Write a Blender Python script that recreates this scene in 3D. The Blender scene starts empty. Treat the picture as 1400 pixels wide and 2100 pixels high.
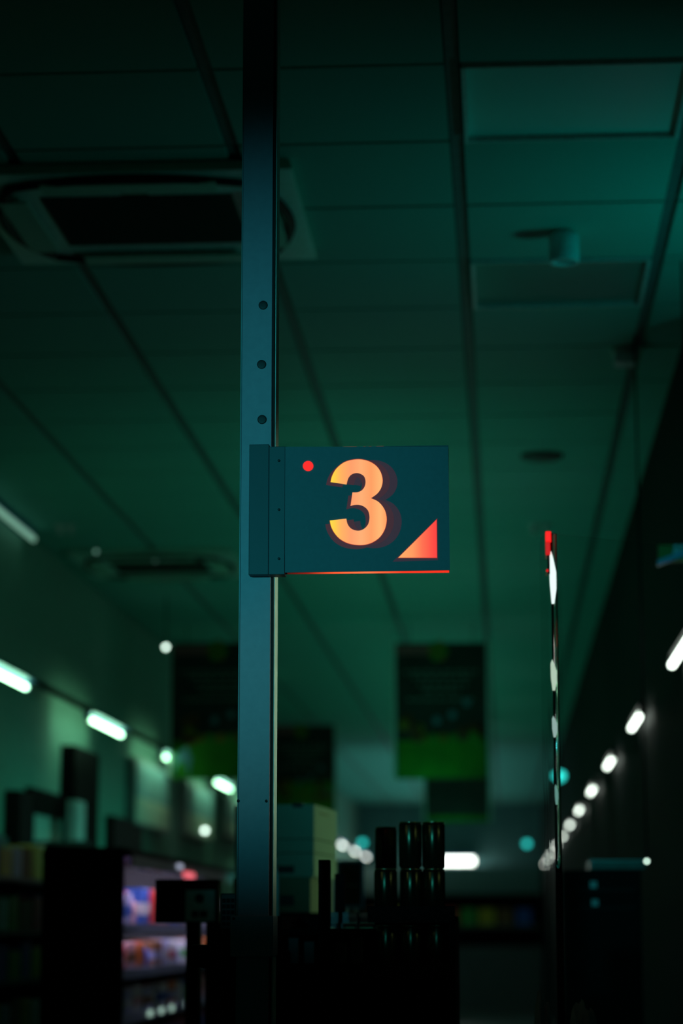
import bpy, bmesh, math, random
from mathutils import Vector, Matrix
from mathutils.geometry import tessellate_polygon
random.seed(7)
sc = bpy.context.scene
COL = sc.collection
PI = math.pi

# ------------------------------------------------------------------ camera, world, lights, exposure
F = 4800.0                      # focal length in pixels of the 1400 x 2100 frame
HC = 1.45                       # camera height
CEIL = 3.64
PITCH = math.atan(850/F)
YAW = math.atan(335/(F*math.cos(PITCH)+850*math.sin(PITCH)))
cd = bpy.data.cameras.new('camera'); cam = bpy.data.objects.new('camera', cd); COL.objects.link(cam)
sc.camera = cam
cam.location = (0, 0, HC)
cam.rotation_euler = (PI/2+PITCH, 0, YAW)
cd.sensor_fit = 'VERTICAL'; cd.sensor_height = 36; cd.sensor_width = 24
cd.lens = F/2100*36
cd.clip_start = 0.05; cd.clip_end = 200
cd.dof.use_dof = True; cd.dof.focus_distance = 4.36; cd.dof.aperture_fstop = 2.9

w = bpy.data.worlds.new('world'); sc.world = w; w.use_nodes = True
w.node_tree.nodes['Background'].inputs[0].default_value = (0.0, 0.42, 0.34, 1)
w.node_tree.nodes['Background'].inputs[1].default_value = 0.010

def area(name, loc, target, size, power, color, spread=PI, size_y=None):
    l = bpy.data.lights.new(name, 'AREA'); l.energy = power; l.color = color; l.spread = spread
    l.shape = 'RECTANGLE'; l.size = size; l.size_y = size_y or size
    o = bpy.data.objects.new(name, l); COL.objects.link(o); o.location = loc
    o.rotation_euler = (Vector(target)-Vector(loc)).to_track_quat('-Z', 'Y').to_euler()
    return o
def spot(name, loc, target, power, color, angle, blend, radius=.1):
    l = bpy.data.lights.new(name, 'SPOT'); l.energy = power; l.color = color
    l.spot_size = math.radians(angle); l.spot_blend = blend; l.shadow_soft_size = radius
    o = bpy.data.objects.new(name, l); COL.objects.link(o); o.location = loc
    o.rotation_euler = (Vector(target)-Vector(loc)).to_track_quat('-Z', 'Y').to_euler()
    return o
# street light falling through the shop front behind the camera
spot('street_light_front', (-1.5, -1.6, 2.35), (-0.42, 4.34, 2.24), 325, (0.045, 0.80, 0.93), 15.1, 1.0, .05)
# light of the shop window on the right of the tills
area('window_light_right', (1.75, 6.9, 2.2), (0.80, 7.0, 3.64), .35, 1.25, (0.0, 1.0, 0.88), math.radians(88), .35)
area('wall_fill_left', (-1.1, 14.6, 2.0), (-2.67, 14.6, 1.75), 5, 3.2, (0.08, 1.0, 0.72), math.radians(75), .8)  # added fill that brightens the left wall and door
# added unseen spots: glints on the cans, light on post and pale boxes
spot('can_glint_left', (-2.0, 2.7, 2.5), (.03, 5.14, 1.56), 3.5, (.75, 1.0, .42), 12, .5, .05)
spot('can_glint_right', (2.5, 3.4, 2.3), (.03, 5.14, 1.56), 4.5, (.75, 1.0, .42), 12, .5, .05)
spot('post_side_fill', (1.1, 4.72, 2.2), (-.42, 4.38, 1.95), 42, (.62, 1.0, .72), 34, 1.0, .06)
spot('box_side_fill', (1.3, 8.3, 1.9), (-.55, 7.2, 1.72), 75, (.42, 1.0, .50), 24, .6, .1)
# added unseen uplights that brighten the ceiling further down the hall
area('hall_ceiling_fill', (-.55, 18.6, 2.35), (-.55, 18.6, 3.64), .5, 12, (0.05, 1.0, 0.62), PI, 18).rotation_euler = (PI, 0, 0)
area('rear_ceiling_fill', (-1.15, 35.0, 2.1), (-1.15, 35.0, 3.64), 1.0, 22, (0.42, 1.0, 0.95), PI, 12).rotation_euler = (PI, 0, 0)

vs = sc.view_settings
vs.view_transform = 'Standard'; vs.look = 'None'; vs.exposure = 0.0; vs.gamma = 1.0; vs.use_curve_mapping = False

# ------------------------------------------------------------------ helpers
FW = Vector((-math.sin(YAW)*math.cos(PITCH), math.cos(YAW)*math.cos(PITCH), math.sin(PITCH)))
RT = Vector((math.cos(YAW), math.sin(YAW), 0))
UP = RT.cross(FW)
def ray(x, y): return FW+RT*((x-700)/F)+UP*((1050-y)/F)
def onY(x, y, Y):
    r = ray(x, y); t = Y/r.y; return Vector((r.x*t, Y, HC+r.z*t))
def onX(x, y, X):
    r = ray(x, y); t = X/r.x; return Vector((X, r.y*t, HC+r.z*t))
def onZ(x, y, Z):
    r = ray(x, y); t = (Z-HC)/r.z; return Vector((r.x*t, r.y*t, Z))

MATS = {}
def mat(name, color, rough=.6, metal=0., bump=0., scale=30., var=.12, emis=None, strength=0., trans=0., ior=1.45, spec=.5):
    if name in MATS: return MATS[name]
    m = bpy.data.materials.new(name); m.use_nodes = True
    nt = m.node_tree; b = nt.nodes['Principled BSDF']
    b.inputs['Roughness'].default_value = rough; b.inputs['Metallic'].default_value = metal
    b.inputs['IOR'].default_value = ior; b.inputs['Specular IOR Level'].default_value = spec
    tc = nt.nodes.new('ShaderNodeTexCoord')
    nz = nt.nodes.new('ShaderNodeTexNoise'); nz.inputs['Scale'].default_value = scale; nz.inputs['Detail'].default_value = 4
    nt.links.new(tc.outputs['Object'], nz.inputs['Vector'])
    rp = nt.nodes.new('ShaderNodeValToRGB')
    c0 = [max(0, c*(1-var)) for c in color]; c1 = [min(1, c*(1+var)) for c in color]
    rp.color_ramp.elements[0].position = .3; rp.color_ramp.elements[1].position = .7
    rp.color_ramp.elements[0].color = (*c0, 1); rp.color_ramp.elements[1].color = (*c1, 1)
    nt.links.new(nz.outputs['Fac'], rp.inputs['Fac']); nt.links.new(rp.outputs['Color'], b.inputs['Base Color'])
    if bump:
        bp = nt.nodes.new('ShaderNodeBump'); bp.inputs['Strength'].default_value = bump; bp.inputs['Distance'].default_value = .01
        nt.links.new(nz.outputs['Fac'], bp.inputs['Height']); nt.links.new(bp.outputs['Normal'], b.inputs['Normal'])
    if emis:
        b.inputs['Emission Color'].default_value = (*emis, 1); b.inputs['Emission Strength'].default_value = strength
    if trans: b.inputs['Transmission Weight'].default_value = trans
    MATS[name] = m; return m

def ramp_emit(name, stops, axis, lo, hi, strength=1.0):
    """a back-lit opal panel whose lamp inside makes it brighter in places: colour along an object axis"""
    m = bpy.data.materials.new(name); m.use_nodes = True; nt = m.node_tree
    b = nt.nodes['Principled BSDF']; b.inputs['Base Color'].default_value = (.02, .01, .01, 1); b.inputs['Roughness'].default_value = .4
    tc = nt.nodes.new('ShaderNodeTexCoord'); sp = nt.nodes.new('ShaderNodeSeparateXYZ'); mr = nt.nodes.new('ShaderNodeMapRange')
    nt.links.new(tc.outputs['Object'], sp.inputs[0]); nt.links.new(sp.outputs[axis], mr.inputs['Value'])
    mr.inputs['From Min'].default_value = lo; mr.inputs['From Max'].default_value = hi
    rp = nt.nodes.new('ShaderNodeValToRGB'); els = rp.color_ramp.elements
    while len(els) < len(stops): els.new(.5)
    for e, (p, c) in zip(els, stops): e.position = p; e.color = (*c, 1)
    nt.links.new(mr.outputs[0], rp.inputs['Fac']); nt.links.new(rp.outputs['Color'], b.inputs['Emission Color'])
    b.inputs['Emission Strength'].default_value = strength
    MATS[name] = m; return m

class MB:
    def __init__(s): s.bm = bmesh.new(); s.mi = 0
    def box(s, x0, x1, y0, y1, z0, z1, mi=None, bev=0):
        r = bmesh.ops.create_cube(s.bm, size=1)
        vsx = r['verts']
        for v in vsx:
            v.co = Vector((x0 if v.co.x < 0 else x1, y0 if v.co.y < 0 else y1, z0 if v.co.z < 0 else z1))
        fs = list({f for v in vsx for f in v.link_faces})
        k = s.mi if mi is None else mi
        for f in fs: f.material_index = k
        if bev:
            es = list({e for v in vsx for e in v.link_edges})
            rr = bmesh.ops.bevel(s.bm, geom=es, offset=bev, segments=2, affect='EDGES', profile=.6)
            for f in rr['faces']: f.material_index = k
        return s
    def lathe(s, prof, c=(0, 0, 0), axis='Z', n=24, mi=None):
        k = s.mi if mi is None else mi; c = Vector(c); rings = []
        for r, h in prof:
            ring = []
            for i in range(n):
                a = 2*PI*i/n; p = Vector((r*math.cos(a), r*math.sin(a), h))
                if axis == 'Y': p = Vector((p.x, p.z, p.y))
                if axis == 'X': p = Vector((p.z, p.x, p.y))
                ring.append(s.bm.verts.new(c+p))
            rings.append(ring)
        for a, b in zip(rings, rings[1:]):
            for i in range(n):
                f = s.bm.faces.new((a[i], a[(i+1) % n], b[(i+1) % n], b[i])); f.material_index = k; f.smooth = True
        for ring in (rings[0], rings[-1]):
            f = s.bm.faces.new(ring); f.material_index = k
        return s
    def prism(s, pts, y0, y1, mi=None):
        """outline of (x,z) points extruded from y0 to y1"""
        k = s.mi if mi is None else mi
        a = [s.bm.verts.new((x, y0, z)) for x, z in pts]; b = [s.bm.verts.new((x, y1, z)) for x, z in pts]
        n = len(pts)
        for i in range(n):
            f = s.bm.faces.new((a[i], a[(i+1) % n], b[(i+1) % n], b[i])); f.material_index = k
        tris = tessellate_polygon([[Vector((x, z, 0)) for x, z in pts]])
        for r in (a, b):
            for t3 in tris:
                f = s.bm.faces.new([r[i] for i in t3]); f.material_index = k
        return s
    def tube(s, pts, r, n=10, mi=None):
        k = s.mi if mi is None else mi; pts = [Vector(p) for p in pts]; rings = []
        for i, p in enumerate(pts):
            d = (pts[min(i+1, len(pts)-1)]-pts[max(i-1, 0)]).normalized()
            u = d.cross(Vector((0, 0, 1)));
            if u.length < .1: u = d.cross(Vector((1, 0, 0)))
            u.normalize(); v = d.cross(u)
            rings.append([s.bm.verts.new(p+(u*math.cos(2*PI*j/n)+v*math.sin(2*PI*j/n))*r) for j in range(n)])
        for a, b in zip(rings, rings[1:]):
            for j in range(n):
                f = s.bm.faces.new((a[j], a[(j+1) % n], b[(j+1) % n], b[j])); f.smooth = True; f.material_index = k
        for ring in (rings[0], rings[-1]):
            f = s.bm.faces.new(ring); f.material_index = k
        return s
    def build(s, name, mats, parent=None, tri=False):
        if tri: bmesh.ops.triangulate(s.bm, faces=[f for f in s.bm.faces if len(f.verts) > 4])
        bmesh.ops.recalc_face_normals(s.bm, faces=s.bm.faces)
        me = bpy.data.meshes.new(name); s.bm.to_mesh(me); s.bm.free()
        for m in (mats if isinstance(mats, (list, tuple)) else [mats]): me.materials.append(m)
        o = bpy.data.objects.new(name, me); COL.objects.link(o)
        if parent: o.parent = parent
        return o
def thing(name, label, cat, loc=(0, 0, 0), rz=0, group=None):
    o = bpy.data.objects.new(name, None); COL.objects.link(o); o.location = loc; o.rotation_euler = (0, 0, rz)
    o.empty_display_size = .05
    return tag(o, label, cat, group)
def tag(o, label, cat, group=None):
    o['label'] = label; o['category'] = cat
    if group: o['group'] = group
    return o
def struct(o, label=None):
    o['kind'] = 'structure'
    if label: o['label'] = label
    return o
def dup(root, loc, label, rz=None):
    r = root.copy(); COL.objects.link(r); r.location = loc; r['label'] = label
    if rz is not None: r.rotation_euler = (0, 0, rz)
    for ch in [c for c in root.children]:
        c = ch.copy(); COL.objects.link(c); c.parent = r
        for g in ch.children:
            d = g.copy(); COL.objects.link(d); d.parent = c
    return r

# ------------------------------------------------------------------ materials
M_tile = mat('ceiling_tile', (.17, .56, .48), .85, bump=.15, scale=220, var=.05)
M_gap = mat('ceiling_gap', (.03, .03, .03), .8)
M_bar = mat('ceiling_bar', (.16, .18, .18), .6)
M_barlight = mat('light_bar', (.8, .82, .8), .4)
M_wall = mat('left_wall_paint', (.24, .46, .37), .8, bump=.1, scale=12, var=.08)
M_far = mat('far_wall_paint', (.14, .33, .33), .8, scale=4, var=.1)
M_dark = mat('dark_cladding', (.004, .005, .005), .7, spec=.1)
M_floor = mat('floor_stone', (.10, .11, .10), .35, scale=6)
M_black = mat('black_plastic', (.004, .0045, .005), .65, spec=.08)
M_black2 = mat('black_steel', (.007, .008, .009), .55, spec=.15)
M_white = mat('white_metal', (.75, .76, .74), .45)
M_tube = mat('lamp_tube', (.8, .9, .8), .4, emis=(.46, 1.0, .58), strength=9.0)
M_tube2 = mat('lamp_tube_warm', (.9, .9, .85), .4, emis=(.92, 1.0, .90), strength=6.5)
M_shelf = mat('shelf_steel', (.12, .14, .14), .4)
M_grey = mat('grey_plastic', (.25, .28, .28), .5)

# ------------------------------------------------------------------ setting
GX = [-2.685, -2.04, -1.395, -0.75, -0.11, .535, 1.18, 1.825, 2.47, 3.115, 3.76]
Y0 = 5.74-.603*4
BAND = .034
b = MB()
b.box(-2.75, 3.8, Y0-.6, 43.3, CEIL+.03, CEIL+.09, 1)
PANELS = {(5, 4), (5, 7)}                # tiles replaced by flat ceiling lamps (column, row)
rows = int((43.2-Y0)/.603)
for ci in range(len(GX)-1):
    for r in range(rows):
        ya = Y0+.603*r
        if (ci+1, r) in PANELS: continue
        if GX[ci] > 1.0 and ya > 7.9: continue
        x0 = GX[ci]+BAND/2+.004; x1 = GX[ci+1]-BAND/2-.004
        b.box(max(x0, -2.66), x1, ya+.009, ya+.603-.009, CEIL-.002, CEIL+.029, 0)
for i, x in enumerate(GX):
    if i == 0: continue
    if x > 1.0: b.box(x-BAND/2, x+BAND/2, Y0, 8.29, CEIL+.012, CEIL+.029, 2); continue
    b.box(x-BAND/2, x+BAND/2, Y0, 43.2, CEIL+.010, CEIL+.029, 2)
struct(b.build('ceiling', [M_tile, M_gap, M_bar]), 'dark suspended tile ceiling')
struct(MB().box(-2.75, 5.5, -4, 43.3, -.1, 0).build('floor', M_floor))
struct(MB().box(-2.87, -2.67, -4, 43.3, 0, CEIL+.02).build('wall_left', M_wall))
struct(MB().box(-2.67, .70, 43.2, 43.4, 0, CEIL).build('wall_far', M_far))
struct(MB().box(.70, .85, 8.3, 43.2, 0, CEIL-.003).build('wall_right', M_dark))
struct(MB().box(.85, 5.5, 8.3, 8.45, 0, CEIL-.003).build('wall_back', M_dark))

# ------------------------------------------------------------------ steel post
CX, CY = -.4575, 4.342
post = thing('steel_post', 'tall blue-grey steel post that carries the number 3 sign', 'post', (CX, CY, 0))
M_post = mat('post_paint', (.50, .31, .36), .42, scale=60, var=.05)
M_edge = mat('post_edge', (.55, .60, .58), .3, metal=.6, var=.05)
M_groove = mat('groove', (.004, .005, .005), .7)
hw = .0355
MB().box(-hw+.001, hw-.0055, .004, .068, 0, CEIL-.003).build('core', M_groove, post)
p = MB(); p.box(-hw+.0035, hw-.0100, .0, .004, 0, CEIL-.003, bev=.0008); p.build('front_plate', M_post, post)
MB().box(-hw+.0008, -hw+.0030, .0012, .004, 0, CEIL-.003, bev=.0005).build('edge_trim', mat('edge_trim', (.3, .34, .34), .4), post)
sp_ = MB().box(hw-.0055, hw-.0030, .010, .070, 0, CEIL-.003, bev=.0008).build('side_plate', mat('side_plate', (.85, .88, .75), .4), post)  # paler than the front: side light put into the colour
M_hole = mat('hole_plug', (.006, .008, .008), .5)
for hx, hy in ((539.5, 626), (536.3, 747.5), (537.2, 860.5)):
    q = onY(hx, hy, CY)
    MB().lathe([(.0088, .001), (.0088, -.0012), (.0072, -.0016), (.0005, -.0012)], (q.x-CX, 0, q.z), 'Y', 28).build('hole_plug', M_hole, post)
for hx, hy in ((488.5, 1642.5), (546, 1642.8)):
    q = onY(hx, hy, CY)
    MB().lathe([(.0027, .001), (.0027, -.001), (.001, -.0014)], (q.x-CX, 0, q.z), 'Y', 16).build('screw', M_hole, post)
qa, qb = onY(472.5, 1878, CY-.008), onY(560, 1962, CY-.008)
M_collar = mat('collar_paint', (.35, .36, .40), .5, var=.05)
MB().box(qa.x-CX, qb.x-CX, -.008, .076, qb.z, qa.z, bev=.002).build('collar', M_collar, post)
q = onY(479, 1884, CY-.008)
MB().lathe([(.0025, .001), (.0025, -.001), (.001, -.0014)], (q.x-CX, -.008, q.z), 'Y', 14).build('screw', M_hole, post)

# ------------------------------------------------------------------ number sign
SX, SY, SZ = -.4017, 4.285, 2.098      # lower left front corner of the sign box
sign = thing('lane_number_sign', 'small dark teal box sign glowing with an orange number 3, fixed to the steel post', 'sign', (SX, SY, SZ))
S = .3068/335.0                          # metres per photo pixel on the sign face
def sg(zx, zy):                          # from the enlarged view of the face to sign metres
    px = 450+zx*.3714; py = 880+zy*.3714
    qq = onY(px, py, SY); return (qq.x-SX, qq.z-SZ)
M_sign = mat('sign_face', (.092, .135, .150), .5, scale=90, var=.05)
M_signdk = mat('sign_bracket', (.026, .045, .055), .45, var=.05)
TL, TR, BR, BL = sg(361, 97), sg(1262, 97), sg(1272, 779), sg(361, 792)
f = MB(); f.prism([BL, BR, TR, TL], 0, .0025); f.build('face_panel', M_sign, sign)
f = MB(); Wd = TR[0]; Ht = TL[1]
f.box(0, Wd, .0026, .0055, BR[1]+.0012, Ht-.0012); f.box(0, Wd, .034, .038, .002, Ht-.001)
f.box(Wd-.003, Wd, .0055, .034, .004, Ht-.001); f.box(0, Wd, .0055, .034, Ht-.004, Ht-.001)
f.box(0, .003, .0055, .034, .004, Ht-.004)
f.build('housing', M_signdk, sign)
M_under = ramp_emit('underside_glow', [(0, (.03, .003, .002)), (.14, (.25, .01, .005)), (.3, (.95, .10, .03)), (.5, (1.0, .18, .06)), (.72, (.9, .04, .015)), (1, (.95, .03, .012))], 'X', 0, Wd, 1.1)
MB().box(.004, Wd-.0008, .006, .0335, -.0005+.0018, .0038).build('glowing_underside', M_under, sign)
M_leak = mat('light_gap', (.02, .01, .01), .5, emis=(.9, .22, .03), strength=.35)
lk = MB()
for u0, u1 in ((.110, .135), (.148, .152), (.158, .163), (.172, .186)): lk.box(u0, u1, .006, .02, Ht-.001, Ht-.0002)
lk.build('light_gap', M_leak, sign)

def smooth_path(segs, k=8):
    """segs: list of point runs joined at sharp corners; every run is smoothed (Catmull-Rom)"""
    out = []
    for run in segs:
        n = len(run)
        for i in range(n-1):
            p0 = run[max(i-1, 0)]; p1 = run[i]; p2 = run[i+1]; p3 = run[min(i+2, n-1)]
            steps = k if n > 2 else 1
            for j in range(steps):
                t = j/steps
                out.append(tuple(.5*((2*p1[a])+(-p0[a]+p2[a])*t+(2*p0[a]-5*p1[a]+4*p2[a]-p3[a])*t*t+(-p0[a]+3*p1[a]-3*p2[a]+p3[a])*t**3) for a in (0, 1)))
    return out
THREE = [
 [(613, 293), (622, 258), (645, 219), (685, 186), (730, 171), (780, 168), (828, 180), (866, 205), (890, 240), (900, 282), (893, 322), (872, 355), (836, 382)],
 [(836, 382), (874, 400), (902, 430), (918, 465), (922, 508), (911, 555), (884, 597), (843, 626), (798, 639), (752, 639), (706, 629), (664, 606), (634, 573), (616, 538), (609, 505)],
 [(609, 505), (700, 495)],
 [(700, 495), (706, 522), (721, 545), (744, 558), (772, 561), (799, 550), (820, 526), (828, 490), (821, 453), (800, 430), (772, 419), (745, 419), (723, 425)],
 [(723, 425), (734, 350)],
 [(734, 350), (762, 349), (786, 338), (802, 315), (806, 287), (798, 262), (779, 248), (755, 243), (729, 251), (711, 272), (701, 306)],
 [(701, 306), (613, 293)]]
P3 = smooth_path(THREE)
def shape(pts, name, m, y0, y1, dx=0, dy=0, s=1, parent=sign, c=(765, 405)):
    q = [sg(c[0]+(x-c[0])*s+dx, c[1]+(y-c[1])*s+dy) for x, y in pts]
    return MB().prism(q, y0, y1).build(name, m, parent, tri=True)
x3a, x3b = sg(605, 0)[0], sg(925, 0)[0]
O1, O2, O3 = (1.0, .37, .12), (1.0, .33, .11), (1.0, .52, .03)
M_three = ramp_emit('opal_three', [(0, (1.0, .72, .02)), (.09, (1.0, .60, .025)), (.2, (1.0, .42, .08)), (.38, (1.0, .32, .11)), (.55, (1.0, .40, .14)), (.72, (1.0, .32, .09)), (.88, (1.0, .45, .14)), (1, (1.0, .30, .08))], 'X', x3a, x3b, 1.0)
M_rim = mat('red_rim', (.05, .01, .01), .5, emis=(.45, .02, .01), strength=.8)
M_ghost = mat('faint_ghost', (.10, .045, .06), .5, emis=(.055, .008, .022), strength=.55)  # dim reflections of the figures, put in as faintly glowing shapes
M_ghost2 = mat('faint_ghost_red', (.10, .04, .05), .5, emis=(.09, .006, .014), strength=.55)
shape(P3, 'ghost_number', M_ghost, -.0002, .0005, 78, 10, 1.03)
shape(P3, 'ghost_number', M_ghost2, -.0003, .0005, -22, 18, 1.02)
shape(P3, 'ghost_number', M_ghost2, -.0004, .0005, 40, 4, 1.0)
shape(P3, 'number_rim', M_rim, -.0006, .0005, 0, 0, 1.012)
n3 = shape(P3, 'number_three', M_three, -.0009, .0005); n3['label'] = 'glowing orange numeral 3'
dot = [(489+29*math.cos(a*PI/20), 204+28*math.sin(a*PI/20)) for a in range(40)]
M_dot = mat('red_dot', (.2, .01, .01), .5, emis=(1.0, .012, .006), strength=1.0)
shape(dot, 'indicator_dot', M_dot, -.0009, .0005)['label'] = 'small glowing red dot'
tri = [(987, 710), (1200, 710), (1198, 500)]
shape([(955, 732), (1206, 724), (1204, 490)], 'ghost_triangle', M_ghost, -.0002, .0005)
xt0, xt1 = sg(987, 0)[0], sg(1200, 0)[0]
M_tri = ramp_emit('opal_triangle', [(0, (1.0, .40, .10)), (.35, (1.0, .30, .085)), (.6, (1.0, .14, .05)), (.85, (1.0, .055, .03)), (1, (1.0, .025, .02))], 'X', xt0, xt1)
shape([(982, 713), (1202, 713), (1200, 495)], 'triangle_rim', M_rim, -.0006, .0005)
shape(tri, 'corner_triangle', M_tri, -.0009, .0005)['label'] = 'glowing orange red corner triangle'
# bracket
ba, bb = onY(511, 911, CY-.03), onY(550, 1177, CY-.03)
MB().box(ba.x-SX, bb.x-SX, CY-.028-SY, CY-.0005-SY, bb.z-SZ-.001, ba.z-SZ, bev=.001).build('mounting_bracket', M_signdk, sign)
ha, hb = onY(552, 916, SY), onY(583.5, 1178, SY)
MB().box(ha.x-SX, hb.x-SX, -.001, .036, hb.z-SZ, ha.z-SZ, bev=.0008).build('hinge_plate', mat('hinge_plate', (.04, .065, .075), .45, var=.04), sign)
for sy in (945, 1045.5, 1146):
    q = onY(572, sy, SY); MB().lathe([(.0024, .001), (.0024, -.0014), (.001, -.0017)], (q.x-SX, -.001, q.z-SZ), 'Y', 14).build('screw', M_hole, sign)
# back face of the same sign: glowing figures again
bk = MB(); bk.prism([(Wd-x, z) for x, z in [sg(a, c_) for a, c_ in P3]], .038, .0385); bk.build('rear_number', M_rim, sign, tri=True)
M_rearred = mat('rear_red', (.3, .01, .01), .5, emis=(1, .02, .01), strength=2.5)
bk = MB(); bk.prism([sg(1000, 700), sg(1200, 700), sg(1200, 505)], .038, .0388); bk.build('rear_triangle', M_rearred, sign)

# ------------------------------------------------------------------ ceiling fittings
def ceiling_panel(k, r, m, label, lit):
    x0, x1 = GX[k-1]+BAND/2+.006, GX[k]-BAND/2-.006; ya = Y0+.603*r+.008; yb = ya+.603-.016
    t = thing('ceiling_lamp', label, 'ceiling lamp', ((x0+x1)/2, (ya+yb)/2, CEIL-.014), 0, 'square ceiling lamps')
    hx, hy = (x1-x0)/2, (yb-ya)/2
    fr = MB()
    fr.box(-hx, -hx+.012, -hy, hy, 0, .040); fr.box(hx-.012, hx, -hy, hy, 0, .040)
    fr.box(-hx+.012, hx-.012, -hy, -hy+.008, 0.002, .040); fr.box(-hx+.012, hx-.012, hy-.008, hy, 0.002, .040)
    fr.build('frame', M_barlight, t)
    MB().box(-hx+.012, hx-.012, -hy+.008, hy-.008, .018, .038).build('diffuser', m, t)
ceiling_panel(5, 4, mat('lamp_diffuser', (.40, .98, .90), .32, scale=3, var=.03), 'unlit square ceiling lamp, the paler one at the top right', 1)  # reflected light put into the paler diffuser colour
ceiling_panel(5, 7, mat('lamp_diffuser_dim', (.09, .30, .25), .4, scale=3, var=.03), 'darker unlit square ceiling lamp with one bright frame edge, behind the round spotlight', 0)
# round surface spotlight
q = onZ(1156, 470, CEIL)
t = thing('ceiling_spotlight', 'pale blue-grey cylindrical spotlight hanging under the ceiling tiles', 'spotlight', (q.x, q.y+.02, CEIL-.003))
M_cyl = mat('cylinder_paint', (.80, .90, .95), .4)
MB().lathe([(.030, 0), (.030, -.012), (.046, -.012), (.048, -.016), (.048, -.098), (.045, -.102), (.036, -.102), (.034, -.085), (.004, -.08)], n=36).build('body', M_cyl, t)
MB().lathe([(.033, -.0805), (.031, -.094), (.01, -.094)], n=24).build('lens', M_grey, t)
# air conditioner cassettes
M_cas = mat('cassette_plastic', (.45, .72, .58), .5, var=.04)
M_slot = mat('cassette_slot', (.006, .008, .007), .6)
M_grl = mat('cassette_grille', (.06, .07, .065), .6)
def cassette(cx, cy, label):
    t = thing('air_conditioner', label, 'air conditioner', (cx, cy, CEIL-.004), 0, 'ceiling cassette air conditioners')
    h = .49
    f = MB(); f.prism([(-h, -.026), (h, -.026), (h-.01, 0), (-h+.01, 0)], -h+.03, h-.03); f.build('cover', M_cas, t)
    MB().box(-h+.004, h-.004, -h+.025, h-.025, -.033, -.027, bev=.002).build('rim', mat('cassette_rim', (.7, .95, .85), .3), t)
    g = MB(); g.box(-.29, .29, -.25, .25, -.036, -.0332)
    for i in range(24): g.box(-.285, .285, -.245+i*.0205, -.240+i*.0205, -.040, -.036)
    g.build('grille', M_grl, t)
    MB().box(-.04, .04, -.282, -.262, -.037, -.0331).build('badge', M_slot, t)
    for s in range(4):
        a = s*PI/2; rm = Matrix.Rotation(a, 4, 'Z')
        pts = []
        for i in range(17):
            u = -1+2*i/16; pts.append(rm @ Vector((.36*u, -.355-.085*(1-u*u), -.040+.004*u*u)))
        sl = MB().tube(pts, .016, 8).build('air_slot', M_slot, t)
        fl = MB(); fl.bm.verts.ensure_lookup_table()
        fl.box(-.26, .26, -.415, -.325, -.054, -.046, bev=.003)
        bmesh.ops.transform(fl.bm, matrix=rm, verts=fl.bm.verts)
        fl.build('louvre', M_cas, t)
    return t
q = onZ(650, 505, CEIL)
cassette(q.x-.49, 6.92, 'large square cassette air conditioner at the top left behind the post')
cassette(-2.06, 13.95, 'distant ceiling air conditioner with a black slot, left of the post')
# far ceiling fittings
q = onZ(1110, 932, CEIL)
o = MB().lathe([(.10, 0), (.10, -.012), (.085, -.020), (.01, -.021)], n=32).build('ceiling_speaker', M_grl)
o.location = (q.x, q.y, CEIL-.0025); tag(o, 'flat dark round ceiling speaker right of the number sign', 'speaker')
q = onZ(1291, 715, CEIL)
t = thing('security_camera', 'small white camera on the ceiling near the dark right wall', 'camera', (q.x-.02, q.y, CEIL-.003))
MB().lathe([(.05, 0), (.05, -.02), (.01, -.021)], n=20).build('base', M_white, t)
MB().box(-.04, .045, -.05, .05, -.062, -.022, bev=.008).build('body', M_cyl, t)
for (sx, sy), lb in (((1105, 1075), 'pair of tiny ceiling sprinklers above the red glow on the clear screen'), ((135, 1077), 'tiny paired sprinklers on the ceiling at the far left')):
    q = onZ(sx, sy, CEIL); s_ = MB()
    for dx in (-.03, .03): s_.lathe([(.03, 0), (.03, -.01), (.012, -.014), (.012, -.04), (.025, -.045), (.004, -.05)], (dx, 0, 0), n=12)
    o = s_.build('sprinkler', M_white); o.location = (q.x, q.y, CEIL-.0025); tag(o, lb, 'sprinkler')
M_teal = mat('teal_lamp', (.1, .4, .4), .4, emis=(.02, .55, .50), strength=2.2)
M_spotw = mat('small_white_lamp', (.8, .8, .8), .4, emis=(.75, 1, .85), strength=5)
M_spotd = mat('small_dim_lamp', (.3, .3, .3), .4, emis=(.4, .9, .7), strength=.35)
def bulb(px, py, Y, r, m, label):
    q = onY(px, py, Y)
    t = thing('small_lamp', label, 'lamp', q)
    MB().lathe([(.25*r, .8*r), (.75*r, .6*r), (r, 0), (.75*r, -.6*r), (.25*r, -.95*r)], n=16).build('bulb', m, t)
    MB().tube([(0, 0, .8*r), (0, 0, CEIL-.001-q.z)], .004, 6).build('cord', M_black, t)
bulb(743, 1728, 39, .055, M_teal, 'round teal lamp left of the stacked cans, far away')
bulb(1080, 1730, 39, .055, M_teal, 'round teal lamp just left of the clear screen, far away')
bulb(1147, 1591, 15, .040, M_teal, 'teal lamp shining through the edge of the clear screen')
bulb(340, 1327, 15.5, .016, M_spotw, 'small white lamp by the top corner of the left banner')
bulb(197, 1131, 13.2, .012, M_spotd, 'faint small lamp above the dark slot of the distant air conditioner')
bulb(318, 1148, 13.6, .012, M_spotd, 'faint small lamp at the right end of the distant air conditioner')
bulb(420, 1703, 19, .022, M_spotw, 'small pale lamp low in front of the pale wall posters')

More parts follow.
